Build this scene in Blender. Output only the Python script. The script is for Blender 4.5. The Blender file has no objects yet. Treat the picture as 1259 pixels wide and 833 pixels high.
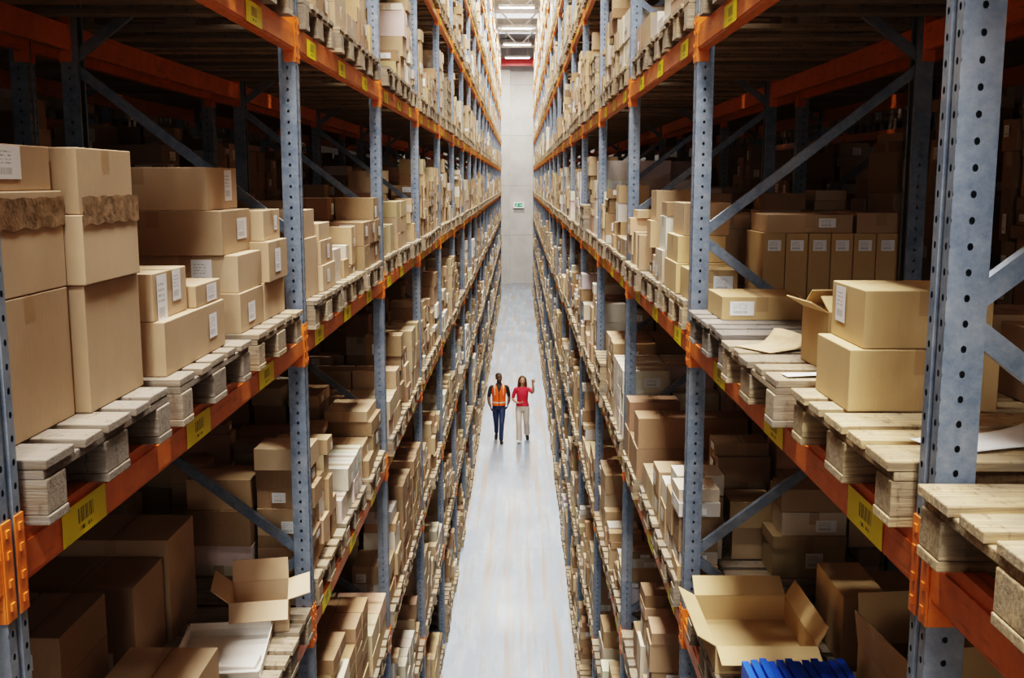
import bpy, math, random
import numpy as np
from mathutils import Vector, Matrix
from mathutils.bvhtree import BVHTree
R = random.Random(11)
scene = bpy.context.scene
COL = scene.collection

# ------------------------------------------------------------------ materials
class NT:
    def __init__(s, name):
        s.m = bpy.data.materials.new(name); s.m.use_nodes = True
        s.t = s.m.node_tree; s.n = s.t.nodes; s.l = s.t.links
        s.b = s.n['Principled BSDF']; s.out = s.n['Material Output']
    def node(s, typ, **kw):
        n = s.n.new(typ)
        for k, v in kw.items(): setattr(n, k, v)
        return n
    def inp(s, n, i, v):
        if isinstance(v, bpy.types.NodeSocket): s.l.new(v, n.inputs[i])
        else: n.inputs[i].default_value = v
    def math(s, op, a, b=None, c=None, clamp=False):
        n = s.node('ShaderNodeMath', operation=op, use_clamp=clamp); s.inp(n, 0, a)
        if b is not None: s.inp(n, 1, b)
        if c is not None: s.inp(n, 2, c)
        return n.outputs[0]
    def mix(s, f, a, b, mode='MIX'):
        n = s.node('ShaderNodeMix', data_type='RGBA', blend_type=mode)
        s.inp(n, 0, f)
        s.inp(n, 6, a if isinstance(a, bpy.types.NodeSocket) else (*a, 1))
        s.inp(n, 7, b if isinstance(b, bpy.types.NodeSocket) else (*b, 1))
        return n.outputs[2]
    def noise(s, vec, scale, detail=3, rough=.5):
        n = s.node('ShaderNodeTexNoise'); s.l.new(vec, n.inputs['Vector'])
        n.inputs['Scale'].default_value = scale; n.inputs['Detail'].default_value = detail
        n.inputs['Roughness'].default_value = rough
        return n.outputs['Fac']
    def pos(s): return s.node('ShaderNodeNewGeometry').outputs['Position']
    def scale(s, vec, sc):
        n = s.node('ShaderNodeMapping'); s.l.new(vec, n.inputs['Vector']); n.inputs['Scale'].default_value = sc
        return n.outputs[0]
    def ramp(s, f, lo, hi, a=0., b=1.):
        n = s.node('ShaderNodeMapRange'); s.inp(n, 0, f)
        for i, v in zip((1, 2, 3, 4), (lo, hi, a, b)): n.inputs[i].default_value = v
        return n.outputs[0]
    def bump(s, h, st, dist=.01):
        n = s.node('ShaderNodeBump'); n.inputs['Strength'].default_value = st; n.inputs['Distance'].default_value = dist
        s.l.new(h, n.inputs['Height']); s.l.new(n.outputs[0], s.b.inputs['Normal'])
    def base(s, v): s.inp(s.b, 'Base Color', v if isinstance(v, bpy.types.NodeSocket) else (*v, 1))
    def set(s, **k):
        for a, v in k.items(): s.b.inputs[a.replace('_', ' ')].default_value = v
    def attr(s):
        n = s.node('ShaderNodeAttribute'); n.attribute_name = 'Col'; return n
    def uv(s):
        n = s.node('ShaderNodeUVMap'); x = s.node('ShaderNodeSeparateXYZ'); s.l.new(n.outputs[0], x.inputs[0])
        return x.outputs[0], x.outputs[1], n.outputs[0]

def simple(name, col, rough=.6, metal=0., nscale=8, namt=.12, bump=0):
    t = NT(name); p = t.pos(); f = t.noise(p, nscale, 4)
    c = t.mix(t.ramp(f, .3, .7), tuple(x*(1-namt) for x in col), tuple(min(1, x*(1+namt)) for x in col))
    t.base(c); t.set(Roughness=rough, Metallic=metal)
    if bump: t.bump(f, bump)
    return t.m

def m_card():
    t = NT('cardboard'); a = t.attr(); u, v, _ = t.uv(); p = t.pos()
    f = t.noise(p, 5, 4); g = t.noise(t.scale(p, (60, 60, 8)), 3, 3)
    c = t.mix(t.ramp(f, .3, .7, .0, .28), a.outputs['Color'], (.34, .215, .12))
    c = t.mix(t.ramp(g, .3, .7, 0, .14), c, (.62, .47, .32))
    au = t.math('ABSOLUTE', u)
    tp = t.math('MULTIPLY', t.math('LESS_THAN', au, .026), t.math('GREATER_THAN', v, -.065))
    seam = t.math('MULTIPLY', t.math('LESS_THAN', au, .0025), t.math('GREATER_THAN', v, -.001))
    c = t.mix(t.math('MULTIPLY', tp, .6), c, (.38, .245, .13))
    c = t.mix(t.math('MULTIPLY', seam, .75), c, (.07, .04, .02))
    t.base(c)
    t.inp(t.b, 'Roughness', t.ramp(tp, 0, 1, .8, .35)); t.bump(g, .12, .004)
    return t.m

def m_wood():
    t = NT('pallet_wood'); a = t.attr(); p = t.pos()
    g = t.noise(t.scale(p, (3, 60, 60)), 1.6, 6, .7); k = t.noise(p, 7, 4); h = t.noise(t.scale(p, (30, 12, 12)), 1.4, 4, .7)
    c = t.mix(t.ramp(g, .38, .62, 0, .65), a.outputs['Color'], (.17, .11, .06))
    c = t.mix(t.ramp(k, .42, .68, 0, .55), c, (.24, .21, .18))
    c = t.mix(t.ramp(h, .57, .69, 0, .7), c, (.10, .07, .045))
    t.base(c); t.set(Roughness=.85); t.bump(g, .8, .008)
    return t.m

def m_label():
    t = NT('paper_label'); u, v, uv = t.uv(); a = t.attr()
    n = t.noise(t.scale(uv, (60, .01, 1)), 1, 1, .9)
    inb = t.math('MULTIPLY', t.math('GREATER_THAN', u, .12), t.math('LESS_THAN', u, .72))
    bars = t.math('MULTIPLY', t.math('LESS_THAN', n, .5), t.math('MULTIPLY', t.math('GREATER_THAN', v, .14), t.math('LESS_THAN', v, .34)))
    n2 = t.noise(t.scale(uv, (26, 9, 1)), 1, 2, .9)
    row = t.math('LESS_THAN', t.math('FRACT', t.math('MULTIPLY', v, 9)), .45)
    txt = t.math('MULTIPLY', t.math('MULTIPLY', t.math('GREATER_THAN', n2, .5), row), t.math('MULTIPLY', t.math('GREATER_THAN', v, .45), t.math('LESS_THAN', v, .86)))
    bars = t.math('MULTIPLY', t.math('MAXIMUM', bars, txt), inb)
    c = t.mix(t.math('MULTIPLY', bars, .6), a.outputs['Color'], (.08, .08, .08))
    t.base(c); t.set(Roughness=.5); return t.m

def m_steel(name, holes):
    t = NT(name); p = t.pos(); f = t.noise(p, 16, 6, .75); g = t.noise(p, 2.2, 3)
    c = t.mix(t.ramp(f, .35, .65), (.145, .195, .275), (.28, .33, .40))
    c = t.mix(t.ramp(g, .5, .75, 0, .5), c, (.42, .43, .45))
    u, v, _ = t.uv()
    dv = t.math('MULTIPLY', t.math('SUBTRACT', t.math('FRACT', t.math('DIVIDE', v, .05)), .5), .05)
    du = t.math('SUBTRACT', t.math('ABSOLUTE', u), .022)
    r2 = t.math('ADD', t.math('MULTIPLY', du, du), t.math('MULTIPLY', t.math('MULTIPLY', dv, dv), .6))
    hole = t.math('LESS_THAN', r2, .0056**2)
    t.set(Roughness=.45, Metallic=.35)
    if holes == 'cut':
        t.base(c)
        tr = t.node('ShaderNodeBsdfTransparent'); mx = t.node('ShaderNodeMixShader')
        t.l.new(hole, mx.inputs[0]); t.l.new(t.b.outputs[0], mx.inputs[1]); t.l.new(tr.outputs[0], mx.inputs[2])
        t.l.new(mx.outputs[0], t.out.inputs[0])
    else:
        t.base(t.mix(hole, c, (.03, .03, .035)) if holes else c)
    return t.m

def m_orange():
    t = NT('orange_powder_coat'); p = t.pos(); f = t.noise(p, 9, 5, .7); g = t.noise(t.scale(p, (40, 3, 40)), 2, 4)
    c = t.mix(t.ramp(f, .35, .7), (.72, .185, .03), (.88, .27, .055))
    c = t.mix(t.ramp(g, .60, .72, 0, .6), c, (.30, .10, .035))
    t.base(c); t.set(Roughness=.38); return t.m

def m_floor():
    t = NT('polished_concrete'); p = t.pos()
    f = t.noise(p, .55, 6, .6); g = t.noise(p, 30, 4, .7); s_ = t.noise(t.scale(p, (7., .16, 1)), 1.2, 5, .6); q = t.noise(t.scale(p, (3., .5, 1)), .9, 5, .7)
    c = t.mix(t.ramp(f, .35, .65), (.205, .27, .355), (.305, .375, .46))
    c = t.mix(t.ramp(g, .4, .7, 0, .3), c, (.20, .23, .28))
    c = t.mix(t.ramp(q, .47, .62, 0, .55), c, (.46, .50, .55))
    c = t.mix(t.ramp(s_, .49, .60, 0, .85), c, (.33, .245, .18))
    sy = t.node('ShaderNodeSeparateXYZ'); t.l.new(p, sy.inputs[0])
    j = t.math('LESS_THAN', t.math('FRACT', t.math('DIVIDE', sy.outputs[1], 6.)), .003)
    c = t.mix(t.math('MULTIPLY', j, .6), c, (.15, .15, .17))
    t.base(c); t.inp(t.b, 'Roughness', t.ramp(f, .3, .7, .32, .5)); t.bump(g, .04, .003); t.b.inputs['Specular IOR Level'].default_value = .4
    return t.m

def m_wall():
    t = NT('precast_concrete_wall'); p = t.pos(); f = t.noise(p, .8, 6, .6)
    s = t.node('ShaderNodeSeparateXYZ'); t.l.new(p, s.inputs[0])
    c = t.mix(t.ramp(f, .35, .65), (.46, .435, .415), (.58, .555, .53))
    j = t.math('LESS_THAN', t.math('FRACT', t.math('DIVIDE', s.outputs[2], 3.1)), .012)
    c = t.mix(t.math('MULTIPLY', j, .5), c, (.2, .19, .18))
    t.base(c); t.set(Roughness=.85); return t.m

M = dict(card=m_card(), wood=m_wood(), label=m_label(), steel=m_steel('galvanised_steel', True),
         steelcut=m_steel('perforated_galvanised_steel', 'cut'), plain=m_steel('galvanised_brace_steel', False),
         orange=m_orange(), floor=m_floor(), wall=m_wall(),
         ceil=simple('ceiling_sheet', (.62, .65, .68), .7), truss=simple('white_truss_paint', (.80, .82, .84), .45),
         red=simple('red_beam_paint', (.6, .04, .04), .45), dark=simple('dark_side_wall', (.045, .035, .028), .9),  # dark: near-black side walls paint in the unlit depth behind the racks
         film=simple('stretch_film', (.62, .62, .60), .25), paper=simple('white_paper', (.86, .86, .86), .7),
         blue=simple('blue_plastic', (.02, .13, .70), .35), tape=simple('brown_packing_tape', (.24, .15, .085), .25, nscale=30, namt=.4, bump=.6),
         black=simple('black_plastic', (.03, .03, .035), .4), green=simple('sign_green', (.0, .35, .14), .5))
t = NT('yellow_barcode_label'); u, v, uv = t.uv()
n = t.noise(t.scale(uv, (46, .01, 1)), 1, 1, .9)
b = t.math('MULTIPLY', t.math('LESS_THAN', n, .5), t.math('MULTIPLY', t.math('GREATER_THAN', v, .38), t.math('LESS_THAN', v, .80)))
b = t.math('MULTIPLY', b, t.math('MULTIPLY', t.math('GREATER_THAN', u, .34), t.math('LESS_THAN', u, .70)))
n2 = t.noise(t.scale(uv, (40, 1, 1)), 1, 2, .9)
b2 = t.math('MULTIPLY', t.math('MULTIPLY', t.math('GREATER_THAN', n2, .5), t.math('MULTIPLY', t.math('GREATER_THAN', v, .16), t.math('LESS_THAN', v, .27))), t.math('MULTIPLY', t.math('GREATER_THAN', u, .36), t.math('LESS_THAN', u, .66)))
t.base(t.mix(t.math('MAXIMUM', b, b2), (1., .84, .0), (.06, .05, .01))); t.set(Roughness=.45); M['yellow'] = t.m

# ------------------------------------------------------------------ mesh builder
FIDX = np.array([[0, 2, 3, 1], [4, 5, 7, 6], [0, 1, 5, 4], [3, 2, 6, 7], [2, 0, 4, 6], [1, 3, 7, 5]])
class MB:
    def __init__(s, mats): s.mats = mats; s.B = []; s.Q = []
    def box(s, x0, x1, y0, y1, z0, z1, mat=0, col=(1, 1, 1), tape=0, rot=0.):
        if x0 > x1: x0, x1 = x1, x0
        s.B.append(((x0+x1)/2, (y0+y1)/2, (z0+z1)/2, x1-x0, y1-y0, z1-z0, rot, mat, *col, tape))
    def quad(s, pts, uv=((0, 0), (1, 0), (1, 1), (0, 1)), mat=0, col=(1, 1, 1)):
        s.Q.append((pts, uv, mat, col))
    def beam(s, a, b, w, h, mat=0, col=(1, 1, 1)):
        a = Vector(a); b = Vector(b); d = (b-a).normalized()
        up = Vector((0, 0, 1)) if abs(d.z) < .9 else Vector((0, 1, 0))
        sd = d.cross(up).normalized()*w/2; u2 = sd.cross(d).normalized()*h/2
        c = [p+i*sd+j*u2 for p in (a, b) for j in (-1, 1) for i in (-1, 1)]
        L = (b-a).length
        for f in ((0, 4, 5, 1), (2, 3, 7, 6), (0, 2, 6, 4), (1, 5, 7, 3), (0, 1, 3, 2), (4, 6, 7, 5)):
            s.quad([c[i] for i in f], ((0+.5, 0), (L+.5, 0), (L+.5, .05), (.5, .05)), mat, col)
    def obj(s, name, parent=None, origin=None):
        V = []; F = []; UV = []; C = []; MI = []
        off = 0
        if s.B:
            A = np.array(s.B, dtype=float); n = len(A)
            sg = np.array([[ix, iy, iz] for iz in (-.5, .5) for iy in (-.5, .5) for ix in (-.5, .5)])
            loc = sg[None]*A[:, None, 3:6]
            cr, sr = np.cos(A[:, 6])[:, None], np.sin(A[:, 6])[:, None]
            x = loc[..., 0]*cr-loc[..., 1]*sr; y = loc[..., 0]*sr+loc[..., 1]*cr
            v = np.stack([x, y, loc[..., 2]], -1)+A[:, None, 0:3]
            V.append(v.reshape(-1, 3))
            F.append((np.arange(n)[:, None, None]*8+FIDX[None]).reshape(-1, 4))
            uv = np.zeros((n, 6, 4, 2)); sx, sy, sz, tp = A[:, 3], A[:, 4], A[:, 5], A[:, 11]
            no = np.where(tp == 0, 10., 0.)
            for fi, w in ((2, sx), (3, sx), (4, sy), (5, sy)):
                al = (no > 0) | ((tp == 1) & (fi > 3)) | ((tp == 2) & (fi < 4))
                sh = np.where(al, 10., 0.)
                uv[:, fi, 0, 0] = uv[:, fi, 3, 0] = -w/2+sh; uv[:, fi, 1, 0] = uv[:, fi, 2, 0] = w/2+sh
                uv[:, fi, 0, 1] = uv[:, fi, 1, 1] = -sz
            h1 = np.where(tp == 2, -sy/2, -sx/2)+no
            uv[:, 1, 0, 0] = h1; uv[:, 1, 2, 0] = -np.where(tp == 2, -sy/2, -sx/2)+no
            uv[:, 1, 1, 0] = np.where(tp == 2, -sy/2+no, sx/2+no)
            uv[:, 1, 3, 0] = np.where(tp == 2, sy/2+no, -sx/2+no)
            uv[:, 0, :, 0] = 10
            UV.append(uv.reshape(-1, 2))
            C.append(np.repeat(A[:, 8:11], 24, 0)); MI.append(np.repeat(A[:, 7], 6)); off = n*8
        if s.Q:
            n = len(s.Q)
            V.append(np.array([[tuple(p) for p in q[0]] for q in s.Q], dtype=float).reshape(-1, 3))
            F.append((off+np.arange(n*4)).reshape(-1, 4))
            UV.append(np.array([q[1] for q in s.Q], dtype=float).reshape(-1, 2))
            C.append(np.repeat(np.array([q[3] for q in s.Q], dtype=float), 4, 0)); MI.append(np.array([q[2] for q in s.Q], dtype=float))
        V = np.concatenate(V); F = np.concatenate(F); UV = np.concatenate(UV); C = np.concatenate(C); MI = np.concatenate(MI)
        if origin is None and parent is None:
            origin = ((V[:, 0].min()+V[:, 0].max())/2, (V[:, 1].min()+V[:, 1].max())/2, V[:, 2].min())
        if origin is not None: V = V-np.array(origin)
        me = bpy.data.meshes.new(name)
        me.vertices.add(len(V)); me.vertices.foreach_set('co', V.ravel())
        me.loops.add(len(F)*4); me.loops.foreach_set('vertex_index', F.ravel().astype(np.int32))
        me.polygons.add(len(F)); me.polygons.foreach_set('loop_start', (np.arange(len(F))*4).astype(np.int32))
        me.polygons.foreach_set('material_index', MI.astype(np.int32))
        l = me.uv_layers.new(name='UVMap'); l.data.foreach_set('uv', UV.ravel())
        ca = me.color_attributes.new('Col', 'FLOAT_COLOR', 'CORNER')
        ca.data.foreach_set('color', np.concatenate([C, np.ones((len(C), 1))], 1).ravel())
        me.update(calc_edges=True); me.validate()
        me.polygons.foreach_set('use_smooth', np.zeros(len(me.polygons), dtype=bool)); me.update()
        for m in s.mats: me.materials.append(M[m])
        o = bpy.data.objects.new(name, me); COL.objects.link(o)
        if origin is not None: o.location = origin
        if parent: o.parent = parent
        return o
def empty(name, loc=(0, 0, 0)):
    e = bpy.data.objects.new(name, None); e.empty_display_size = .2; COL.objects.link(e); e.location = loc; return e
def bevel(o, w=.004):
    m = o.modifiers.new('Bevel', 'BEVEL'); m.width = w; m.segments = 2; m.limit_method = 'ANGLE'
    return o

# ------------------------------------------------------------------ layout
HC = 6.5
FY0 = 2.03; UW = .085; UD = .08; BAY = 3.0
XF = {-1: 1.045, 1: .829}; DEP = 1.1
LV = [1.38+1.445*i for i in range(9)]      # beam centres
BH = .115; PH = .144
BAYS = list(range(-1, 20))
RTOP = 13.6
def fy(i): return FY0+BAY*i
POFF = (.12, 1.03, 1.96)

def rack(side, x0, bays, name='pallet_rack', face=1):
    e = empty(name)
    up = MB(['steelcut', 'steel', 'plain']); bm = MB(['orange', 'yellow'])
    fr = [bays[0]+i for i in range(len(bays)+1)]
    for i in fr:
        y0 = fy(i); y1 = y0+UW; mt = 0 if (i < 3 and x0 < 2) else 1
        for fx, dirn in ((x0, 1), (x0+DEP, -1)):
            a = side*fx; bq = side*(fx+dirn*UD); zz = RTOP
            def sheet(p, q, w, sh):
                up.quad([(p[0], p[1], 0), (q[0], q[1], 0), (q[0], q[1], zz), (p[0], p[1], zz)],
                        ((-w/2+sh, 0), (w/2+sh, 0), (w/2+sh, zz), (-w/2+sh, zz)), mt)
            ri = side*(fx+dirn*.007); ya, yb = y0+.030, y0+.055   # recessed centre rib
            sheet((a, y0), (a, ya), .030, .020); sheet((a, yb), (a, y1), .030, .020)
            sheet((ri, ya+.003), (ri, yb-.003), .02, 5); sheet((a, ya), (ri, ya+.003), .01, 5); sheet((ri, yb-.003), (a, yb), .01, 5)
            sheet((a, y0), (bq, y0), UD, .022); sheet((a, y1), (bq, y1), UD, .022)
            sheet((bq, y0), (bq, y0+.018), .018, 5); sheet((bq, y1), (bq, y1-.018), .018, 5)
            up.box(a-side*.001, side*(fx+dirn*(UD+.02)), y0-.03, y1+.03, 0, .008, 2)
        ym = (y0+y1)/2; xf = side*(x0+UD*.6); xr = side*(x0+DEP-UD*.6)
        z = HC-.25-1.6*4
        while z < RTOP-.9:
            if z > .05:
                up.beam((xf, ym, z), (xr, ym, z+.78), .03, .045, 2)
            if z+.8 > 0 and z+1.6 < RTOP:
                up.beam((xr, ym, max(z+.82, .05)), (xf, ym, z+1.58), .03, .045, 2)
            z += 1.6
        up.beam((xf, ym, .2), (xr, ym, .2), .03, .045, 2)
    for b_ in bays:
        y0 = fy(b_)+UW; y1 = fy(b_+1)
        for li, zc in enumerate(LV):
            for fx, dr in ((x0, 1), (x0+DEP, -1)):
                bm.box(side*(fx+dr*.006), side*(fx+dr*.05), y0, y1, zc-BH/2, zc+BH/2)
                bm.box(side*(fx+dr*.001), side*(fx+dr*.006), y0, y1, zc-BH/2+.012, zc-BH/2+.085)
                for ya, yb in ((y0-.034, y0+.004), (y1-.004, y1+.034)):
                    bm.box(side*(fx-dr*.004), side*(fx-dr*.0005), ya, yb, zc-.11, zc+.10)
                    for hz in (-.08, -.03, .03, .075):
                        yc = (ya+yb)/2
                        bm.box(side*(fx-dr*.008), side*(fx-dr*.004), yc-.007, yc+.007, zc+hz-.008, zc+hz+.008)
                bm.box(side*(fx+dr*.0), side*(fx+dr*.055), y0+.0005, y0+.006, zc-.11, zc+.10)
                bm.box(side*(fx+dr*.0), side*(fx+dr*.055), y1-.006, y1-.0005, zc-.11, zc+.10)
            for p in (POFF if x0 < 2 else ()):
                yc = fy(b_)+p+.28; xx = side*(x0-.0008); w = .128
                pts = [(xx, yc+w, zc-.052), (xx, yc-w, zc-.052), (xx, yc-w, zc+.034), (xx, yc+w, zc+.034)]
                if side < 0: pts = [pts[1], pts[0], pts[3], pts[2]]
                bm.quad(pts, mat=1)
    up.obj('uprights_and_braces', e); bm.obj('beams', e)
    return e
for s in (-1, 1):
    rack(s, XF[s], BAYS)
REAR = list(range(-1, 9))
FAR = list(range(-1, 9)); XFAR = 2*DEP+.16+2.0
for s in (-1, 1):
    rack(s, XF[s]+DEP+.16, REAR)
    rack(s, XF[s]+XFAR, FAR)

# ------------------------------------------------------------------ pallets
WOODS = [(.50, .38, .25), (.43, .32, .20), (.58, .46, .31), (.38, .31, .23), (.34, .30, .25), (.48, .35, .21)]
OLDW = [(.34, .27, .20), (.30, .25, .20), (.38, .31, .24), (.27, .24, .21)]
GREYW = [(.27, .26, .25), (.33, .31, .29), (.22, .22, .22)]
PALE = [(.66, .50, .29), (.60, .44, .25), (.56, .43, .26)]
def pallet(mb, side, xf, y0, z, full=True, pal=None, rr=R):
    pal = pal or WOODS; base = rr.choice(pal)
    def c():
        k = rr.uniform(.75, 1.15); o = rr.choice(pal); return tuple(k*(.5*a+.5*b_) for a, b_ in zip(base, o))
    def bx(x0, x1, ya, yb, za, zb): mb.box(side*(xf+x0), side*(xf+x1), y0+ya, y0+yb, z+za, z+zb, 0, c())
    ws = (.145, .1, .145, .1, .145); g = (.8-sum(ws))/4; yy = 0
    for w in ws:
        j = rr.uniform(-.008, .008); bx(.0+j, 1.2+j, yy, yy+w, .122, .144); yy += w+g
    for k, xs in enumerate((0.008, .5275, 1.045)):
        if full or k == 0: bx(xs, xs+.145, .002, .798, .1, .1215)
    for k, xs in enumerate((0.003, .5275, 1.05)):
        if full or k == 0:
            for ya, yb in ((.002, .1), (.3275, .4725), (.7, .798)): bx(xs, xs+.145, ya, yb, .022, .0995)
    for ya, yb in ((0, .1), (.3275, .4725), (.7, .8)): bx(0, 1.2 if full else .4, ya, yb, 0, .0215)

CARDS = [(.49, .345, .21), (.44, .30, .175), (.56, .415, .27), (.40, .265, .145), (.53, .375, .22), (.60, .46, .31), (.47, .35, .23), (.33, .21, .115), (.28, .175, .095)]
WHITES = [(.76, .71, .62), (.72, .69, .66), (.66, .59, .48)]
def ccol(rr, white=.16):
    c = rr.choice(WHITES) if rr.random() < white else rr.choice(CARDS)
    k = rr.uniform(.85, 1.12); return tuple(k*x for x in c)
def add_label(mb, side, xa, y0, y1, z0, z1, rr, face, x1=None, col=(.85, .85, .84)):
    h = z1-z0
    if face == 'a':
        w = min(rr.uniform(.07, .13), (y1-y0)*.4); lh = min(rr.uniform(.05, .10), h*.5); yc = rr.uniform(y0+w*.7, y1-w*.7); zc = rr.uniform(z0+lh*.7, z1-lh*.7)
        x = side*(xa-.003); p = [(x, yc+w/2, zc-lh/2), (x, yc-w/2, zc-lh/2), (x, yc-w/2, zc+lh/2), (x, yc+w/2, zc+lh/2)]
        if side < 0: p = [p[1], p[0], p[3], p[2]]
    else:
        w = min(rr.uniform(.07, .13), (x1-xa)*.4); lh = min(rr.uniform(.05, .1), h*.5); xc = side*rr.uniform(xa+w*.7, x1-w*.7); zc = rr.uniform(z0+lh*.7, z1-lh*.7)
        y = y0-.003; p = [(xc-w/2, y, zc-lh/2), (xc+w/2, y, zc-lh/2), (xc+w/2, y, zc+lh/2), (xc-w/2, y, zc+lh/2)]
    mb.quad(p, mat=1, col=col)

def fill(mb, side, xf, y0, z, hmax, rr, rows=3, wood=None, white=.16, lo=.2, dark=1.):
    r = rr.random()
    if lo < .5:
        if r < .03: return
        if r < .08 and wood is not None:
            n = min(rr.randint(1, 4), max(1, int(hmax/PH)))
            for k in range(n): pallet(wood, side, xf, y0, z+k*PH, True, rr=rr)
            return
    Xd = 1.16
    if r < .45:
        nx = rr.choice((3, 3, 4)); ny = rr.choice((2, 3, 3, 4)); bx = Xd/nx; by = .8/ny; h = rr.uniform(.09, .24)
        nz = max(1, int(rr.uniform(max(lo, .35), 1)*hmax/h)); base = ccol(rr, white); tp = rr.choice((0, 1, 2))
        lab = rr.random() < .5
        for k in range(nz):
            for i in range(min(nx, rows)):
                for j in range(ny):
                    if k == nz-1 and rr.random() < .35: continue
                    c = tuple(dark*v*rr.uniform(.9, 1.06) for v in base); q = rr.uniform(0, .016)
                    xa = xf+.02+i*bx+q; ya = y0+j*by+.004
                    mb.box(side*xa, side*(xa+bx-.018), ya, ya+by-.01, z+k*h, z+(k+1)*h-.002, 0, c, tp, rr.uniform(-.01, .01))
                    if lab and rr.random() < .6:
                        add_label(mb, side, xa-.002, ya, ya+by, z+k*h, z+k*h+h, rr, 'a')
                        if j == 0: add_label(mb, side, xa, ya-.002, 0, z+k*h, z+k*h+h, rr, 'f', xa+bx-.02)
    else:
        ny = rr.choice((2, 3, 3, 4)); nx = rr.choice((3, 4, 4))
        wy = [rr.uniform(.7, 1.3) for _ in range(ny)]; sm = sum(wy); wy = [w/sm*.8 for w in wy]
        ya = y0
        for j in range(ny):
            wx = [rr.uniform(.7, 1.3) for _ in range(nx)]; sm = sum(wx); wx = [w/sm*Xd for w in wx]
            xa = xf+.02
            for i in range(min(nx, rows)):
                top = hmax*rr.uniform(lo, 1.); zz = 0
                if rr.random() < .08 and lo < .5: top = 0
                bc = ccol(rr, white)
                while zz < top-.05:
                    h = min(rr.uniform(.05, .24), top-zz)
                    a = rr.uniform(.0, .05); bq = rr.uniform(0, .04)
                    c = ccol(rr, white) if rr.random() < .5 else tuple(v*rr.uniform(.88, 1.06) for v in bc)
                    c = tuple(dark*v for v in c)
                    mb.box(side*(xa+a), side*(xa+wx[i]-.014), ya+.005+bq, ya+wy[j]-.01, z+zz, z+zz+h-.002, 0, c, rr.choice((0, 1, 2)), rr.uniform(-.03, .03))
                    if rr.random() < .3: add_label(mb, side, xa+a-.004, ya+bq+.01, ya+wy[j]-.01, z+zz, z+zz+h, rr, 'a')
                    if j == 0 and rr.random() < .4: add_label(mb, side, xa+a+.01, ya+bq-.003, 0, z+zz, z+zz+h, rr, 'f', xa+wx[i]-.02)
                    zz += h
                xa += wx[i]
            ya += wy[j]

HAND = {(-1, 0, 3), (1, 0, 3), (-1, -1, 3), (1, -1, 3)}
HAND_P = {(-1, 0, 2, 2), (-1, 0, 2, 1), (1, 0, 2, 2), (1, 0, 2, 1), (-1, 1, 3, 0), (1, 1, 3, 0)}
for side in (-1, 1):
    cm = MB(['card', 'label']); wm = MB(['wood'])
    for b_ in BAYS:
        for lv in range(-1, 9):
            zb = 0 if lv < 0 else LV[lv]+BH/2
            for pi, p in enumerate(POFF):
                if (side, b_, lv) in HAND: continue
                y0 = fy(b_)+p+R.uniform(-.015, .015); xf = XF[side]-.045+R.uniform(-.012, .03)
                pallet(wm, side, xf, y0, zb, b_ < 7)
                if (side, b_, lv, pi) in HAND_P: continue
                if lv == 8 and R.random() < .4: continue
                hm = .9 if lv < 8 else .6
                if lv == 3 and b_ in (1, 2): hm = .55
                if lv == 4 and b_ < 2: hm = .6
                if lv == 2 and b_ <= 0: hm = .55
                if lv == 2 and b_ == 1: hm = .7
                fill(cm, side, xf, y0, zb+PH+.001, hm, R, 4 if b_ < 7 else 2, wm, white=.18 if b_ < 4 else .26, lo=.3 if (lv == 2 and b_ == 1) else .2)
    cm.obj('stacked_cardboard_boxes'); wm.obj('wooden_pallets')
    for bays, xo, lvs in ((REAR, DEP+.16, range(0, 7)), (FAR, XFAR, range(1, 6))):
        cm = MB(['card', 'label']); wm = MB(['wood'])
        for b_ in bays:
            for lv in lvs:
                for p in POFF:
                    y0 = fy(b_)+p; xf = XF[side]+xo+.03
                    pallet(wm, side, xf, y0, LV[lv]+BH/2, xo < 3)
                    fill(cm, side, xf, y0, LV[lv]+BH/2+PH+.001, 1.0, R, 4 if xo < 3 else 2, None, white=.02, lo=.55, dark=.85)  # dark: rear carton colours lowered to paint in the shade back there
        cm.obj('stacked_cardboard_boxes'); wm.obj('wooden_pallets')

# ------------------------------------------------------------------ hand placed foreground
ZT = LV[3]+BH/2; ZS = ZT+PH+.0008      # pallet top main level
ZT2 = LV[2]+BH/2; ZS2 = ZT2+PH+.0008
def one_pallet(side, y0, z, xf=None, pal=None):
    mb = MB(['wood']); pallet(mb, side, XF[side]-.045 if xf is None else xf, y0, z, True, pal); return bevel(mb.obj('wooden_pallet'), .003)
for s in (-1, 1):
    for pi, p in enumerate(POFF):
        pl = (OLDW, OLDW, WOODS)[pi] if s < 0 else (PALE, WOODS, GREYW)[pi]
        one_pallet(s, fy(0)+p, ZT, XF[s]-.045-(.03 if (s > 0 and pi == 1) else 0), pl)
one_pallet(-1, fy(-1)+POFF[2], ZT, pal=OLDW); one_pallet(1, 1.19, ZT, pal=PALE)
one_pallet(1, fy(-1)+1.0, ZT); one_pallet(-1, fy(-1)+POFF[1], ZT)

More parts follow.
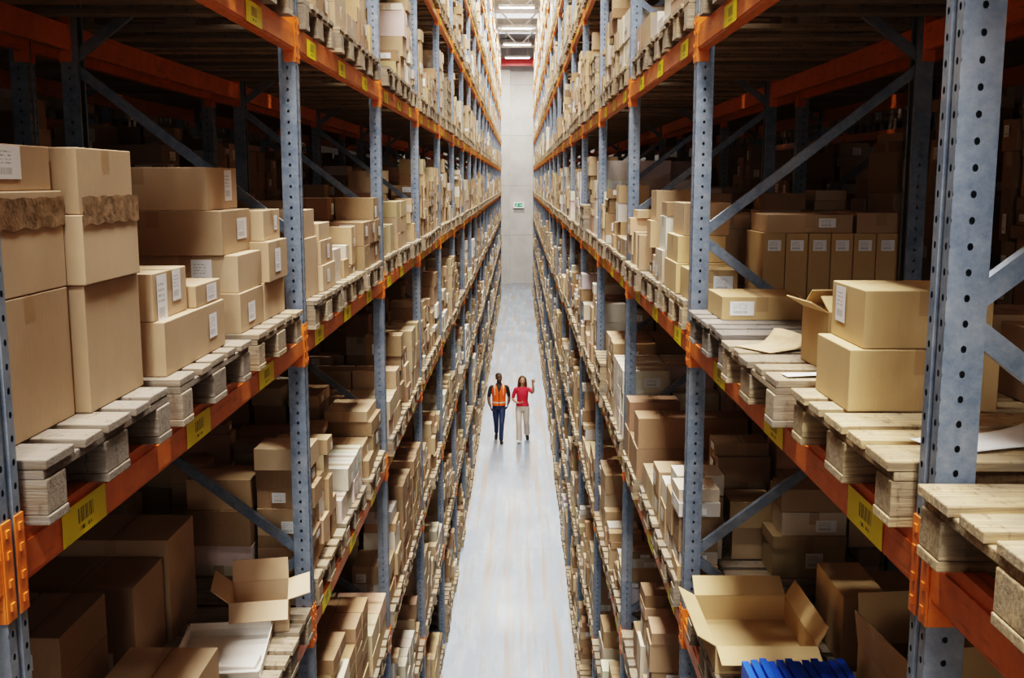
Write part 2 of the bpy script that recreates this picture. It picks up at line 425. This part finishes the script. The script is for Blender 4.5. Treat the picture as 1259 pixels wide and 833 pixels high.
def cbox(side, xa, xb, y0, y1, z0, z1, col=None, tape=1, labels=(), rot=0., name='cardboard_box', mats=None):
    mb = MB(mats or ['card', 'label'])
    col = col or ccol(R, 0)
    mb.box(side*xa, side*xb, y0, y1, z0, z1, 0, col, tape, 0)
    for l in labels:   # (face, u0,u1,v0,v1) fractions ; 'a' aisle face, 'f' camera-side face
        f, u0, u1, v0, v1 = l; za = z0+(z1-z0)*v0; zb_ = z0+(z1-z0)*v1
        if f == 'a':
            x = side*(xa-.0022); ya = y0+(y1-y0)*u0; yb = y0+(y1-y0)*u1
            p = [(x, ya, za), (x, yb, za), (x, yb, zb_), (x, ya, zb_)]
            if side > 0: p = [p[1], p[0], p[3], p[2]]
        else:
            X0, X1 = sorted((side*xa, side*xb)); y = y0-.0022; xa_ = X0+(X1-X0)*u0; xb_ = X0+(X1-X0)*u1
            p = [(xa_, y, za), (xb_, y, za), (xb_, y, zb_), (xa_, y, zb_)]
        mb.quad(p, mat=1, col=(.86, .87, .9))
    o = mb.obj(name)
    bevel(o, .003); o.rotation_euler.z = rot
    return o
T = (.47, .335, .215); TL = (.55, .405, .27); TY = (.56, .40, .205); TD = (.37, .245, .145)  # TY puts the yellower light of the right side into the carton colour
L_ = -1
# left pallet 1 : two tall columns
cbox(L_, 1.12, 1.60, 2.17, 2.585, ZS, ZS+.325, T, 2)
cbox(L_, 1.12, 1.60, 2.17, 2.585, ZS+.326, ZS+.56, TL, 1)
cbox(L_, 1.14, 1.62, 2.19, 2.575, ZS+.561, ZS+.665, T, 1, [('a', .20, .60, .25, .98)])
cbox(L_, 1.085, 1.50, 2.60, 2.975, ZS, ZS+.325, T, 2)
cbox(L_, 1.075, 1.50, 2.59, 2.965, ZS+.326, ZS+.50, TL, 1)
cbox(L_, 1.085, 1.50, 2.60, 2.965, ZS+.501, ZS+.665, T, 2)
cbox(L_, 1.64, 2.1, 2.3, 2.9, ZS, ZS+.5, TD, 1)
tb = MB(['tape'])
for (xa, ya, yb) in ((1.1165, 2.17, 2.588), (1.0715, 2.588, 2.97)):
    n = 16
    for i in range(n):
        y0 = ya+(yb-ya)*i/n; y1 = ya+(yb-ya)*(i+1)/n
        j0 = .004*math.sin(i*1.7+ya*9); j1 = .004*math.sin((i+1)*1.7+ya*9)
        tb.quad([(-xa, y0, ZS+.475+j0), (-xa, y1, ZS+.475+j1), (-xa, y1, ZS+.545+j1*.5), (-xa, y0, ZS+.545+j0*.5)])
tb.obj('brown_tape_band')
# left pallet 2
cbox(L_, 1.06, 1.62, 3.10, 3.74, ZS, ZS+.165, T, 1, [('f', .03, .13, .15, .6), ('a', .7, .84, .3, .8)])
cbox(L_, 1.09, 1.36, 3.10, 3.42, ZS+.166, ZS+.31, TL, 2, [('f', .42, .72, .2, .95), ('a', .1, .38, -.1, .95), ('a', .55, .8, .3, .97)])
cbox(L_, 1.07, 1.34, 3.45, 3.74, ZS+.166, ZS+.24, T, 1, [('a', .4, .8, .1, .9)])
mb = MB(['black', 'film'])
for i in range(7):
    x = -1.375-i*.033; mb.box(x, x-.02, 3.14, 3.44, ZS+.1665, ZS+.44, 0); mb.box(x-.021, x-.031, 3.13, 3.45, ZS+.1665, ZS+.45+.01*(i % 2), 1)
mb.obj('plastic_folders')
cbox(L_, 1.68, 2.1, 3.15, 3.7, ZS, ZS+.56, TD, 1)
# left pallet 3: four layers
for k, (xa, xb, ya, yb, z0, z1, c, lab) in enumerate([
    (1.07, 1.45, 4.00, 4.36, 0, .155, T, [('a', .3, .6, .2, .7)]), (1.07, 1.42, 4.38, 4.76, 0, .16, TL, []),
    (1.08, 1.48, 4.02, 4.38, .156, .30, TL, [('f', .55, .75, .2, .9)]), (1.05, 1.4, 4.4, 4.75, .161, .33, T, [('a', .3, .6, .2, .8)]),
    (1.13, 1.66, 4.0, 4.42, .301, .47, T, [('a', .5, .85, .3, .8)]), (1.08, 1.40, 4.45, 4.75, .331, .46, TL, [('a', .6, .8, .3, .8)]),
    (1.19, 1.72, 4.03, 4.46, .471, .635, TL, [('a', .55, .8, .2, .95)]),
    (1.5, 1.74, 4.0, 4.7, 0, .298, TD, []), (1.75, 2.15, 4.0, 4.7, .0, .6, TD, [])]):
    cbox(L_, xa, xb, ya, yb, ZS+z0, ZS+z1, c, 1+k % 2, lab)
# left next bay, first pallet
y5 = fy(1)+POFF[0]
cbox(L_, 1.06, 1.30, y5+.01, y5+.36, ZS, ZS+.30, TL, 1); cbox(L_, 1.07, 1.30, y5+.02, y5+.35, ZS+.301, ZS+.44, T, 1)
cbox(L_, 1.04, 1.28, y5+.40, y5+.78, ZS, ZS+.14, TL, 1, [('a', .3, .5, .3, .8)]); cbox(L_, 1.05, 1.28, y5+.41, y5+.76, ZS+.141, ZS+.27, T, 2, [('a', .5, .7, .2, .8)])
cbox(L_, 1.06, 1.26, y5+.42, y5+.74, ZS+.271, ZS+.36, TL, 1)
cbox(L_, 1.33, 1.7, y5+.02, y5+.5, ZS, ZS+.42, T, 1, [('f', .3, .5, .6, .9)])
# right pallet 1
cbox(1, .84, 1.22, 2.63, 2.925, ZS, ZS+.160, TY, 1)
cbox(1, .875, 1.20, 2.64, 2.92, ZS+.161, ZS+.31, TY, 1, [('a', .55, .85, .3, .95)])
cbox(1, 1.34, 1.85, 2.45, 2.9, ZS, ZS+.20, TD, 1)
# right pallet 2
cbox(1, 1.25, 1.9, 3.5, 3.8, ZS, ZS+.14, T, 2)
# right pallet 3
cbox(1, .86, 1.20, 4.42, 4.75, ZS, ZS+.10, TY, 1, [('f', .1, .4, .2, .8)])
# right next bay : row of tall labelled cartons and stack at the edge
for i in range(7):
    cbox(1, 1.2+i*.111, 1.2+i*.111+.108, y5+.02, y5+.42, ZS, ZS+.33, TY, 0, [('f', .2, .8, .74, .9)], name='cardboard_box')
cbox(1, 1.22, 1.64, y5+.04, y5+.4, ZS+.331, ZS+.42, T, 1, [('f', .6, .8, .3, .8)])
cbox(1, 1.66, 1.9, y5+.04, y5+.4, ZS+.331, ZS+.43, T, 1)
cbox(1, .84, 1.08, y5+.02, y5+.3, ZS, ZS+.15, TY, 1, [('f', .5, .9, .3, .8)]); cbox(1, .82, 1.1, y5+.33, y5+.76, ZS, ZS+.16, TY, 1)
cbox(1, .83, 1.08, y5+.35, y5+.75, ZS+.161, ZS+.3, TY, 2); cbox(1, .86, 1.1, y5+.36, y5+.74, ZS+.301, ZS+.47, T, 1)

def paper(name, x0, x1, y0, y1, z, curl=.03, rot=0., mat='paper', n=8):
    bmv = []; f = []
    for i in range(n+1):
        for j in range(n+1):
            u, v = i/n, j/n
            zz = .003+curl*max(0, u-.55)**2*5+.006*math.sin(v*5+1)*u*math.sin(u*4)+.001
            bmv.append(((u-.5)*(x1-x0), (v-.5)*(y1-y0), abs(zz)))
    for i in range(n):
        for j in range(n):
            a = i*(n+1)+j; f.append((a, a+n+1, a+n+2, a+1))
    me = bpy.data.meshes.new(name); me.from_pydata(bmv, [], f); me.materials.append(M[mat])
    for p in me.polygons: p.use_smooth = True
    o = bpy.data.objects.new(name, me); COL.objects.link(o); o.location = ((x0+x1)/2, (y0+y1)/2, z); o.rotation_euler.z = rot
    so = o.modifiers.new('S', 'SOLIDIFY'); so.thickness = .0015; so.offset = 1
    return o
M['kraft'] = simple('kraft_paper', (.50, .36, .21), .7, nscale=20, bump=.3)
paper('paper_sheet', .90, 1.24, 2.24, 2.38, ZS, .02, .3)
paper('paper_sheet', .80, .98, 3.10, 3.16, ZS, .05, .1)
paper('kraft_paper_sheet', .80, .98, 3.56, 3.74, ZS, .05, .5, 'kraft')

def open_box(name, cx, cy, z, sx, sy, sz, rot=0., flaps=(50, 120, 60, 110), col=T, fl=.45, mat='card'):
    """flap angles (deg) for -x,+x,-y,+y: 0 closed, 90 upright, 180 flat outward, >180 hanging"""
    mb = MB([mat]); q = mb.quad
    hx, hy = sx/2, sy/2; nt = ((10, -.5), (10.3, -.5), (10.3, -.3), (10, -.3))
    q([(-hx, -hy, .002), (hx, -hy, .002), (hx, hy, .002), (-hx, hy, .002)], nt, 0, col)
    walls = [((-hx, hy), (-hx, -hy), (-1, 0), sy, sx), ((hx, -hy), (hx, hy), (1, 0), sy, sx), ((-hx, -hy), (hx, -hy), (0, -1), sx, sy), ((hx, hy), (-hx, hy), (0, 1), sx, sy)]
    for (a, b_, nrm, w, oth), an in zip(walls, flaps):
        q([(a[0], a[1], .002), (b_[0], b_[1], .002), (b_[0], b_[1], sz), (a[0], a[1], sz)], nt, 0, col)
        L = oth*fl; t_ = math.radians(an)
        dx = -math.cos(t_)*L; dz = math.sin(t_)*L
        ox, oy = nrm[0]*dx, nrm[1]*dx
        q([(a[0], a[1], sz+.001), (b_[0], b_[1], sz+.001), (b_[0]*.985+ox, b_[1]*.985+oy, sz+dz), (a[0]*.985+ox, a[1]*.985+oy, sz+dz)], nt, 0, tuple(v*1.1 for v in col))
    o = mb.obj(name, origin=(0, 0, 0)); o.location = (cx, cy, z); o.rotation_euler.z = rot
    s_ = o.modifiers.new('S', 'SOLIDIFY'); s_.thickness = .004; s_.offset = 0
    return o
open_box('open_cardboard_box', 1.03, 3.33, ZS, .17, .22, .18, .1, (150, 60, 30, 40), TY, fl=.4)
yl = fy(0)+POFF[2]; yp = fy(0)+POFF[1]
WC = (.80, .78, .75)
open_box('open_cardboard_box', -1.20, yl+.64, ZS2, .26, .26, .15, .2, (140, 165, 215, 100), TL, fl=.4)
open_box('white_carton_tray', -1.27, yl+.27, ZS2, .36, .42, .035, .12, (100, 110, 170, 100), WC, fl=.08)
cbox(L_, 1.10, 1.26, yl+.12, yl+.24, ZS2+.005, ZS2+.03, WC, 0)
cbox(L_, 1.56, 2.05, yl+.05, yl+.40, ZS2, ZS2+.40, TD, 1, [('f', .15, .35, .1, .3), ('f', .6, .8, .1, .3)])
cbox(L_, 1.54, 2.05, yl+.42, yl+.78, ZS2, ZS2+.47, T, 1)
cbox(L_, 1.16, 1.50, yp+.42, yp+.76, ZS2, ZS2+.25, T, 1)
for xa in (1.56, 1.81):
    for k in range(3):
        cbox(L_, xa, xa+.235, yp+.3, yp+.7, ZS2+k*.165, ZS2+k*.165+.164, TD, 1, [('f', .2, .6, .3, .65)])
# right lower level
open_box('open_cardboard_box', 1.03, yl+.40, ZS2, .42, .54, .12, 0, (150, 120, 195, 150), TY, fl=.22)
cbox(1, 1.36, 1.55, yl+.2, yl+.6, ZS2, ZS2+.31, TY, 0, [('f', .5, .85, .55, .75)])
cbox(1, 1.57, 1.80, yl+.2, yl+.6, ZS2, ZS2+.27, TD, 0, [('f', .3, .6, .55, .75)])
mb = MB(['blue'])
for i in range(12): mb.box(.86+i*.033, .86+i*.033+.026, yp+.46, yp+.76, ZS2+.001, ZS2+.20+.006*(i % 3))
mb.obj('blue_plastic_folders')
open_box('open_cardboard_box', 1.50, yp+.5, ZS2, .36, .5, .28, .1, (100, 95, 80, 100), TY, fl=.40)

# ------------------------------------------------------------------ shell
def slab(name, x0, x1, y0, y1, z0, z1, mat):
    mb = MB([mat]); mb.box(x0, x1, y0, y1, z0, z1); return mb.obj(name)
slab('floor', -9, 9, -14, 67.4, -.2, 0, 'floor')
slab('ceiling', -9, 9, -14, 67.4, 15.2, 15.4, 'ceil')
slab('wall_far', -9, 9, 67, 67.4, 0, 15.2, 'wall')
slab('wall_left', -9.3, -9, -14, 67.4, 0, 15.2, 'dark')
slab('wall_right', 9, 9.3, -14, 67.4, 0, 15.2, 'dark')
slab('wall_near', -9, 9, -14.3, -14, 0, 15.2, 'wall')
mb = MB(['wall']); mb.box(-1.15, -.55, 66.5, 66.99, 0, 15.1); mb.obj('concrete_column')
mb = MB(['red']); mb.box(-8.9, 8.9, 65.2, 65.5, 13.45, 13.8); mb.box(-8.9, 8.9, 65.1, 65.6, 13.4, 13.45); mb.box(-8.9, 8.9, 65.1, 65.6, 13.8, 13.85); mb.obj('red_steel_beam')
for k, y in enumerate(range(6, 66, 6)):
    mb = MB(['truss'])
    mb.beam((-8.9, y, 13.9), (8.9, y, 13.9), .14, .14); mb.beam((-8.9, y, 15.0), (8.9, y, 15.0), .14, .14)
    x = -8.8; up = True
    while x < 8.7:
        a, b_ = (13.9, 15.0) if up else (15.0, 13.9)
        mb.beam((x, y, a), (x+1.1, y, b_), .07, .07); x += 1.1; up = not up
    mb.obj('roof_truss')
mb = MB(['truss'])
for x in (-3.2, -1.1, .9, 3.0): mb.beam((x, -13, 14.1), (x, 66, 14.1), .06, .1)
mb.obj('roof_purlins')
em = NT('lamp_diffuser'); em.set(Roughness=.5); em.b.inputs['Emission Color'].default_value = (1, .97, .92, 1); em.b.inputs['Emission Strength'].default_value = 6; em.base((.9, .9, .9)); M['lamp'] = em.m
em = NT('skylight_glazing'); em.set(Roughness=.3); em.b.inputs['Emission Color'].default_value = (.86, .93, 1, 1); em.b.inputs['Emission Strength'].default_value = .9; em.base((.8, .85, .9)); M['sky'] = em.m
for y in range(-6, 66, 6):
    mb = MB(['sky', 'truss']); mb.box(-2, 2, y+1.8, y+4.2, 15.14, 15.19, 0)
    for x in (-2, -1, 0, 1, 1.96): mb.box(x, x+.04, y+1.8, y+4.2, 15.10, 15.14, 1)
    mb.obj('roof_skylight')
P = 500
for y in list(range(-9, 66, 6)):
    e = empty('high_bay_lamp', (-.1, y, 13.6))
    mb = MB(['truss', 'lamp']); mb.box(-.75, .75, -.22, .22, .0, .1, 0); mb.box(-.7, .7, -.18, .18, -.012, 0, 1)
    for x in (-.6, .6): mb.beam((x, 0, .1), (x, 0, .5), .02, .02)
    o = mb.obj('housing', origin=(0, 0, 0)); o.parent = e
    ld = bpy.data.lights.new('lamp_light', 'AREA'); ld.shape = 'RECTANGLE'; ld.size = 1.4; ld.size_y = .5; ld.energy = P; ld.color = (1, .955, .88)
    lo = bpy.data.objects.new('light', ld); COL.objects.link(lo); lo.parent = e; lo.location = (0, 0, -.03)
# unseen area light added behind the camera to brighten camera-facing sides
ld = bpy.data.lights.new('rear_fill', 'AREA'); ld.shape = 'RECTANGLE'; ld.size = 3; ld.size_y = 6; ld.energy = 420; ld.color = (1, .98, .95)
lo = bpy.data.objects.new('rear_fill_light', ld); COL.objects.link(lo); lo.location = (0, -13.8, 10); lo.rotation_euler = (math.radians(90), 0, 0)
# exit sign
e = empty('exit_sign', (-.02, 66.9, 5.0))
mb = MB(['green', 'paper']); mb.box(-.34, .34, -.04, .04, -.19, .19, 1); mb.box(-.24, .24, -.043, -.04, -.11, .11, 0)
y = -.046
def q2(pts): mb.quad([(a*.78, y, c*.78) for a, c in pts], mat=1)
q2([(.05, -.03), (.2, -.03), (.2, .03), (.05, .03)]); q2([(.18, -.09), (.3, 0), (.3, 0), (.18, .09)])
q2([(-.2, -.03), (-.13, -.03), (-.1, .07), (-.17, .07)]); q2([(-.14, .08), (-.09, .08), (-.09, .13), (-.14, .13)])
q2([(-.2, -.03), (-.16, -.03), (-.24, -.13), (-.28, -.13)]); q2([(-.16, -.03), (-.12, -.03), (-.08, -.13), (-.12, -.13)])
q2([(-.26, .0), (-.24, .03), (-.15, .06), (-.16, .03)]); q2([(-.1, .05), (-.11, .02), (-.03, .0), (-.02, .03)])
o = mb.obj('panel', origin=(0, 0, 0)); o.parent = e

# ------------------------------------------------------------------ people
def fmat(name, col, rough=.7): 
    M[name] = simple(name, col, rough, nscale=40, namt=.10); return name
for nme, c in dict(skin_dark=(.10, .045, .025), skin_light=(.50, .27, .17), vest=(.95, .14, .01), reflective=(.65, .66, .6), shirt_dark=(.02, .02, .025),
                   jeans=(.02, .035, .09), shoe_dark=(.02, .018, .016), hair_black=(.01, .008, .007), polo_red=(.60, .03, .06), trousers_beige=(.60, .52, .44),
                   shoe_white=(.7, .7, .68), hair_brown=(.09, .035, .015), lips=(.30, .08, .07), eye_white=(.6, .6, .6), eye_dark=(.01, .01, .01)).items():
    fmat(nme, c)
class Fig:
    def __init__(s): s.parts = {}
    def add(s, lab, V, F):
        v, f = s.parts.setdefault(lab, ([], [])); o = len(v); v += V; f += [tuple(i+o for i in q) for q in F]
    def tube(s, lab, pts, rad, seg=14, ref=(1, 0, 0), cap=True):
        pts = [Vector(p) for p in pts]; rad = [(r, r) if not isinstance(r, tuple) else r for r in rad]
        P_, R_ = [], []
        for i in range(len(pts)-1):
            p0 = pts[max(i-1, 0)]; p1 = pts[i]; p2 = pts[i+1]; p3 = pts[min(i+2, len(pts)-1)]
            for k in range(3):
                t_ = k/3; P_.append(.5*((2*p1)+(p2-p0)*t_+(2*p0-5*p1+4*p2-p3)*t_*t_+(3*p1-p0-3*p2+p3)*t_**3))
                R_.append(tuple(rad[i][j]*(1-t_)+rad[i+1][j]*t_ for j in (0, 1)))
        P_.append(pts[-1]); R_.append(rad[-1])
        n = len(P_); tg = [(P_[min(i+1, n-1)]-P_[max(i-1, 0)]).normalized() for i in range(n)]
        if cap:
            a = [P_[0]-tg[0]*min(R_[0])*f for f in (.6, .35)]; ra = [tuple(x*f for x in R_[0]) for f in (.45, .8)]
            b_ = [P_[-1]+tg[-1]*min(R_[-1])*f for f in (.35, .6)]; rb = [tuple(x*f for x in R_[-1]) for f in (.8, .45)]
            P_ = a+P_+b_; R_ = ra+R_+rb; tg = [tg[0]]*2+tg+[tg[-1]]*2; n += 4
        V = []; F = []
        for p, r, t_ in zip(P_, R_, tg):
            rf = Vector(ref); x = (rf-t_*rf.dot(t_)).normalized(); y = t_.cross(x)
            for k in range(seg):
                a = 2*math.pi*k/seg; V.append(tuple(p+x*math.cos(a)*r[0]+y*math.sin(a)*r[1]))
        for i in range(n-1):
            for k in range(seg):
                k2 = (k+1) % seg; F.append((i*seg+k, i*seg+k2, (i+1)*seg+k2, (i+1)*seg+k))
        F.append(tuple(reversed(range(seg)))); F.append(tuple((n-1)*seg+k for k in range(seg)))
        s.add(lab, V, F)
    def ell(s, lab, c, r, rot=None, nu=16, nv=12):
        c = Vector(c); V = [(0, 0, -1)]; F = []
        for i in range(1, nv):
            ph = -math.pi/2+math.pi*i/nv
            for k in range(nu): a = 2*math.pi*k/nu; V.append((math.cos(a)*math.cos(ph), math.sin(a)*math.cos(ph), math.sin(ph)))
        V.append((0, 0, 1)); W = []
        for v in V:
            w = Vector((v[0]*r[0], v[1]*r[1], v[2]*r[2])); w = rot @ w if rot else w; W.append(tuple(c+w))
        for k in range(nu): F.append((0, 1+(k+1) % nu, 1+k)); F.append((len(V)-1, len(V)-1-nu+k, len(V)-1-nu+(k+1) % nu))
        for i in range(nv-2):
            for k in range(nu):
                k2 = (k+1) % nu; F.append((1+i*nu+k, 1+i*nu+k2, 1+(i+1)*nu+k2, 1+(i+1)*nu+k))
        s.add(lab, W, F)
    def hand(s, lab, wrist, d, palmn, sgn, curl=35, point=False, sc=1.):
        w = Vector(wrist); d = Vector(d).normalized(); pn = Vector(palmn); pn = (pn-d*pn.dot(d)).normalized(); sd = d.cross(pn)*sgn
        s.tube(lab, [w-d*.02, w+d*.03*sc, w+d*.085*sc], [(.024*sc, .019*sc), (.036*sc, .016*sc), (.040*sc, .013*sc)], 12, ref=tuple(sd))
        for i, (off, L) in enumerate(((.032, .072), (.0108, .08), (-.0108, .074), (-.032, .058))):
            p = w+d*.085*sc+sd*off*sc; pts = [p-d*.01]; an = 0
            cu = 3 if (point and i == 0) else (78 if point else curl*(1+.12*i)); sg = L*sc/3
            for k in range(3):
                an += math.radians(cu*(.6 if k == 0 else .8)); dd = d*math.cos(an)+pn*math.sin(an)+sd*off*1.5*(0 if point else 1)
                p = p+dd.normalized()*sg; pts.append(p)
            s.tube(lab, pts, [.0085*sc, .0083*sc, .008*sc, .007*sc], 8, ref=tuple(sd))
        b0 = w+d*.03*sc+sd*.03*sc
        s.tube(lab, [b0-sd*.012, b0+sd*.02*sc+d*.025*sc+pn*.012, b0+sd*.026*sc+d*.055*sc+pn*.02], [.012*sc, .0105*sc, .0085*sc], 8, ref=tuple(pn))
    def head(s, skin, hair, c, yaw, pitch, k=1., female=False):
        Rm = Matrix.Rotation(yaw, 3, 'Z') @ Matrix.Rotation(pitch, 3, 'X'); c = Vector(c)
        def e(lab, p, r): s.ell(lab, c+Rm @ (Vector(p)*k), tuple(q*k for q in r), Rm)
        e(skin, (0, .008, .03), (.074, .093, .088)); e(skin, (0, -.022, -.03), (.060, .066, .072)); e(skin, (0, -.05, -.078), (.030, .03, .024))
        e(skin, (0, -.088, -.012), (.012, .018, .026)); e(skin, (0, -.098, -.024), (.016, .012, .010))
        e(skin, (0, -.072, .022), (.048, .016, .012))
        for q in (-1, 1):
            e(skin, (q*.076, .006, .0), (.009, .018, .030)); e(skin, (q*.036, -.06, -.02), (.022, .02, .02))
            e('eye_white', (q*.029, -.0755, .004), (.012, .009, .0055)); e('eye_dark', (q*.029, -.083, .004), (.0062, .005, .0058))
            e(hair, (q*.030, -.083, .022), (.018, .006, .0035))
        e('lips', (0, -.086, -.052), (.022, .009, .006))
        if female:
            e(hair, (0, .03, .050), (.088, .098, .088)); e(hair, (0, .07, -.03), (.09, .055, .11))
            for q in (-1, 1):
                s.tube(hair, [c+Rm @ Vector((q*.065, .01, .07)), c+Rm @ Vector((q*.085, .02, -.01)), c+Rm @ Vector((q*.09, .03, -.1)), c+Rm @ Vector((q*.095, .03, -.17)), c+Rm @ Vector((q*.08, .025, -.22))],
                       [.028, .028, .032, .03, .016], 10)
                s.tube(hair, [c+Rm @ Vector((q*.04, .09, .02)), c+Rm @ Vector((q*.055, .10, -.12)), c+Rm @ Vector((q*.05, .09, -.25))], [.05, .055, .03], 10)
        else:
            e(hair, (0, .026, .056), (.079, .088, .074))
    def build(s, name, loc, rotz, voxel=.006, post=None):
        V = []; F = []; trees = {}
        for lab, (v, f) in s.parts.items():
            o = len(V); V += v; F += [tuple(i+o for i in q) for q in f]; trees[lab] = BVHTree.FromPolygons(v, f)
        me = bpy.data.meshes.new('tmp'); me.from_pydata(V, [], F)
        ob = bpy.data.objects.new('tmp', me); COL.objects.link(ob)
        md = ob.modifiers.new('R', 'REMESH'); md.mode = 'VOXEL'; md.voxel_size = voxel
        sm = ob.modifiers.new('S', 'SMOOTH'); sm.factor = .5; sm.iterations = 1
        dg = bpy.context.evaluated_depsgraph_get(); dg.update()
        m2 = bpy.data.meshes.new_from_object(ob.evaluated_get(dg)); bpy.data.objects.remove(ob)
        labs = list(s.parts); names = labs+[x for x in ('reflective', 'shirt_dark') if x not in labs]
        m2.materials.clear()
        for l in names: m2.materials.append(M[l])
        for p in m2.polygons:
            c = p.center; best = 9; bl = labs[0]
            for l in labs:
                r = trees[l].find_nearest(c, .05)
                if r[0] is not None and r[3] < best: best = r[3]; bl = l
            if post: bl = post(bl, c)
            p.material_index = names.index(bl); p.use_smooth = True
        m2.name = name; o = bpy.data.objects.new(name, m2); COL.objects.link(o); o.location = loc; o.rotation_euler.z = rotz
        zs = min(v.co.z for v in m2.vertices); o.location.z -= zs
        return o
def shoe(f, lab, ank, toe=(0, -1, 0), pitch=0.):
    a = Vector(ank); d = Vector(toe).normalized(); d = (d+Vector((0, 0, -pitch))).normalized()
    s = a+Vector((0, 0, -.045))
    f.tube(lab, [s-d*.055, s, s+d*.09-Vector((0, 0, .008)), s+d*.165-Vector((0, 0, .014))], [(.034, .036), (.038, .040), (.044, .030), (.036, .022)], 12, ref=(1, 0, 0))
f = Fig()
f.tube('jeans', [(0, 0, .84), (0, 0, .93), (0, 0, 1.0)], [(.155, .11), (.165, .118), (.15, .11)], 20)
f.tube('jeans', [(.085, 0, .88), (.075, -.10, .68), (.06, -.20, .49), (.05, -.22, .28), (.045, -.24, .10)], [.088, .08, .062, .056, .052])
f.tube('jeans', [(-.085, 0, .88), (-.08, .02, .68), (-.07, .03, .48), (-.062, .15, .31), (-.06, .26, .17)], [.088, .08, .062, .056, .052])
shoe(f, 'shoe_dark', (.045, -.24, .10), (.1, -1, 0)); shoe(f, 'shoe_dark', (-.06, .26, .165), (-.1, -1, 0), .6)
f.tube('shirt_dark', [(0, 0, .96), (0, 0, 1.1), (0, -.005, 1.26), (0, 0, 1.38), (0, .005, 1.45)], [(.15, .11), (.145, .108), (.168, .12), (.175, .112), (.10, .075)], 20)
f.tube('vest', [(0, 0, .93), (0, 0, 1.1), (0, -.005, 1.26), (0, 0, 1.37), (0, .003, 1.425), (0, .005, 1.46)], [(.18, .135), (.168, .13), (.185, .14), (.178, .132), (.14, .105), (.09, .075)], 24, cap=False)
for q, fw in ((-1, .10), (1, -.06)):
    f.tube('shirt_dark', [(q*.15, 0, 1.40), (q*.20, 0, 1.375), (q*.232, .015-fw*.3, 1.26), (q*.25, .03-fw*.5, 1.17)], [.045, .054, .050, .046])
    f.tube('skin_dark', [(q*.245, .028-fw*.5, 1.2), (q*.257, .03-fw*.6, 1.13), (q*.25, -.06-fw, 1.03), (q*.22, -.14-fw*1.3, .96)], [.038, .039, .035, .026])
    f.hand('skin_dark', (q*.22, -.14-fw*1.3, .96), (-.2*q, -.6, -.7), (-q, .1, 0), q, 30)
f.tube('skin_dark', [(0, .01, 1.42), (0, .005, 1.48), (0, -.005, 1.56)], [.062, .056, .056])
f.head('skin_dark', 'hair_black', (0, -.01, 1.615), .35, 0, 1.03)
def post(l, c):
    if l == 'vest':
        if c.y < -.03 and abs(c.x) < .008+max(0, c.z-1.28)*.35: return 'shirt_dark'
        if 1.0 < c.z < 1.03: return 'reflective'
        if c.z > 1.2 and .10 < abs(c.x) < .118: return 'reflective'
    return l
f.build('man_in_orange_safety_vest', (-.50, 25.9, 0), .05, post=post)
f = Fig(); B_ = 'trousers_beige'
f.tube(B_, [(0, 0, .80), (0, 0, .88), (0, 0, .95)], [(.155, .112), (.162, .116), (.13, .1)], 20)
f.tube(B_, [(-.085, 0, .84), (-.085, -.09, .65), (-.08, -.17, .47), (-.075, -.18, .27), (-.07, -.18, .07)], [.09, .08, .068, .070, .074])
f.tube(B_, [(.085, 0, .84), (.095, .01, .65), (.10, .03, .46), (.105, .14, .29), (.11, .22, .13)], [.09, .08, .068, .070, .074])
shoe(f, 'shoe_white', (-.07, -.18, .09), (-.1, -1, 0)); shoe(f, 'shoe_dark', (.11, .22, .13), (.15, -1, 0), .45)
f.tube('polo_red', [(0, 0, .90), (0, 0, 1.03), (0, -.008, 1.2), (0, 0, 1.30), (0, .005, 1.37)], [(.172, .126), (.135, .106), (.15, .122), (.15, .105), (.095, .07)], 20, cap=False)
f.tube('polo_red', [(-.12, 0, 1.33), (-.165, 0, 1.31), (-.21, .02, 1.2), (-.235, .03, 1.10)], [.04, .05, .047, .042])
f.tube('skin_light', [(-.232, .03, 1.13), (-.24, .02, 1.06), (-.17, -.10, 1.02), (-.10, -.17, 1.0)], [.034, .035, .031, .023])
f.hand('skin_light', (-.10, -.17, 1.0), (1, -.4, .05), (0, .4, 1), -1, 30, sc=.92)
f.tube('polo_red', [(.12, 0, 1.33), (.17, 0, 1.315), (.22, -.04, 1.28), (.255, -.07, 1.25)], [.04, .05, .047, .044])
f.tube('skin_light', [(.24, -.06, 1.265), (.265, -.08, 1.26), (.275, -.12, 1.38), (.265, -.15, 1.50)], [.035, .036, .032, .023])
f.hand('skin_light', (.265, -.15, 1.50), (.12, -.1, 1), (-.3, -1, 0), 1, 40, point=True, sc=1.)
f.tube('skin_light', [(0, .01, 1.34), (0, .005, 1.41), (0, -.005, 1.50)], [.052, .047, .048])
f.head('skin_light', 'hair_brown', (0, -.01, 1.53), .15, .0, .97, True)
f.build('woman_in_red_shirt', (.09, 25.9, 0), -.05)

# ------------------------------------------------------------------ world, camera
w = bpy.data.worlds.new('World'); scene.world = w; w.use_nodes = True
w.node_tree.nodes['Background'].inputs[0].default_value = (.8, .88, 1, 1); w.node_tree.nodes['Background'].inputs[1].default_value = .3
cd = bpy.data.cameras.new('camera'); cam = bpy.data.objects.new('camera', cd); COL.objects.link(cam); scene.camera = cam
cd.sensor_width = 36; cd.lens = 1290/1259*36; cd.clip_start = .05; cd.clip_end = 300
cam.location = (0, 0, HC); cam.rotation_euler = (math.radians(90-8.55), 0, math.radians(.38))
scene.view_settings.view_transform = 'Filmic'
scene.view_settings.look = 'High Contrast'
scene.view_settings.exposure = .6
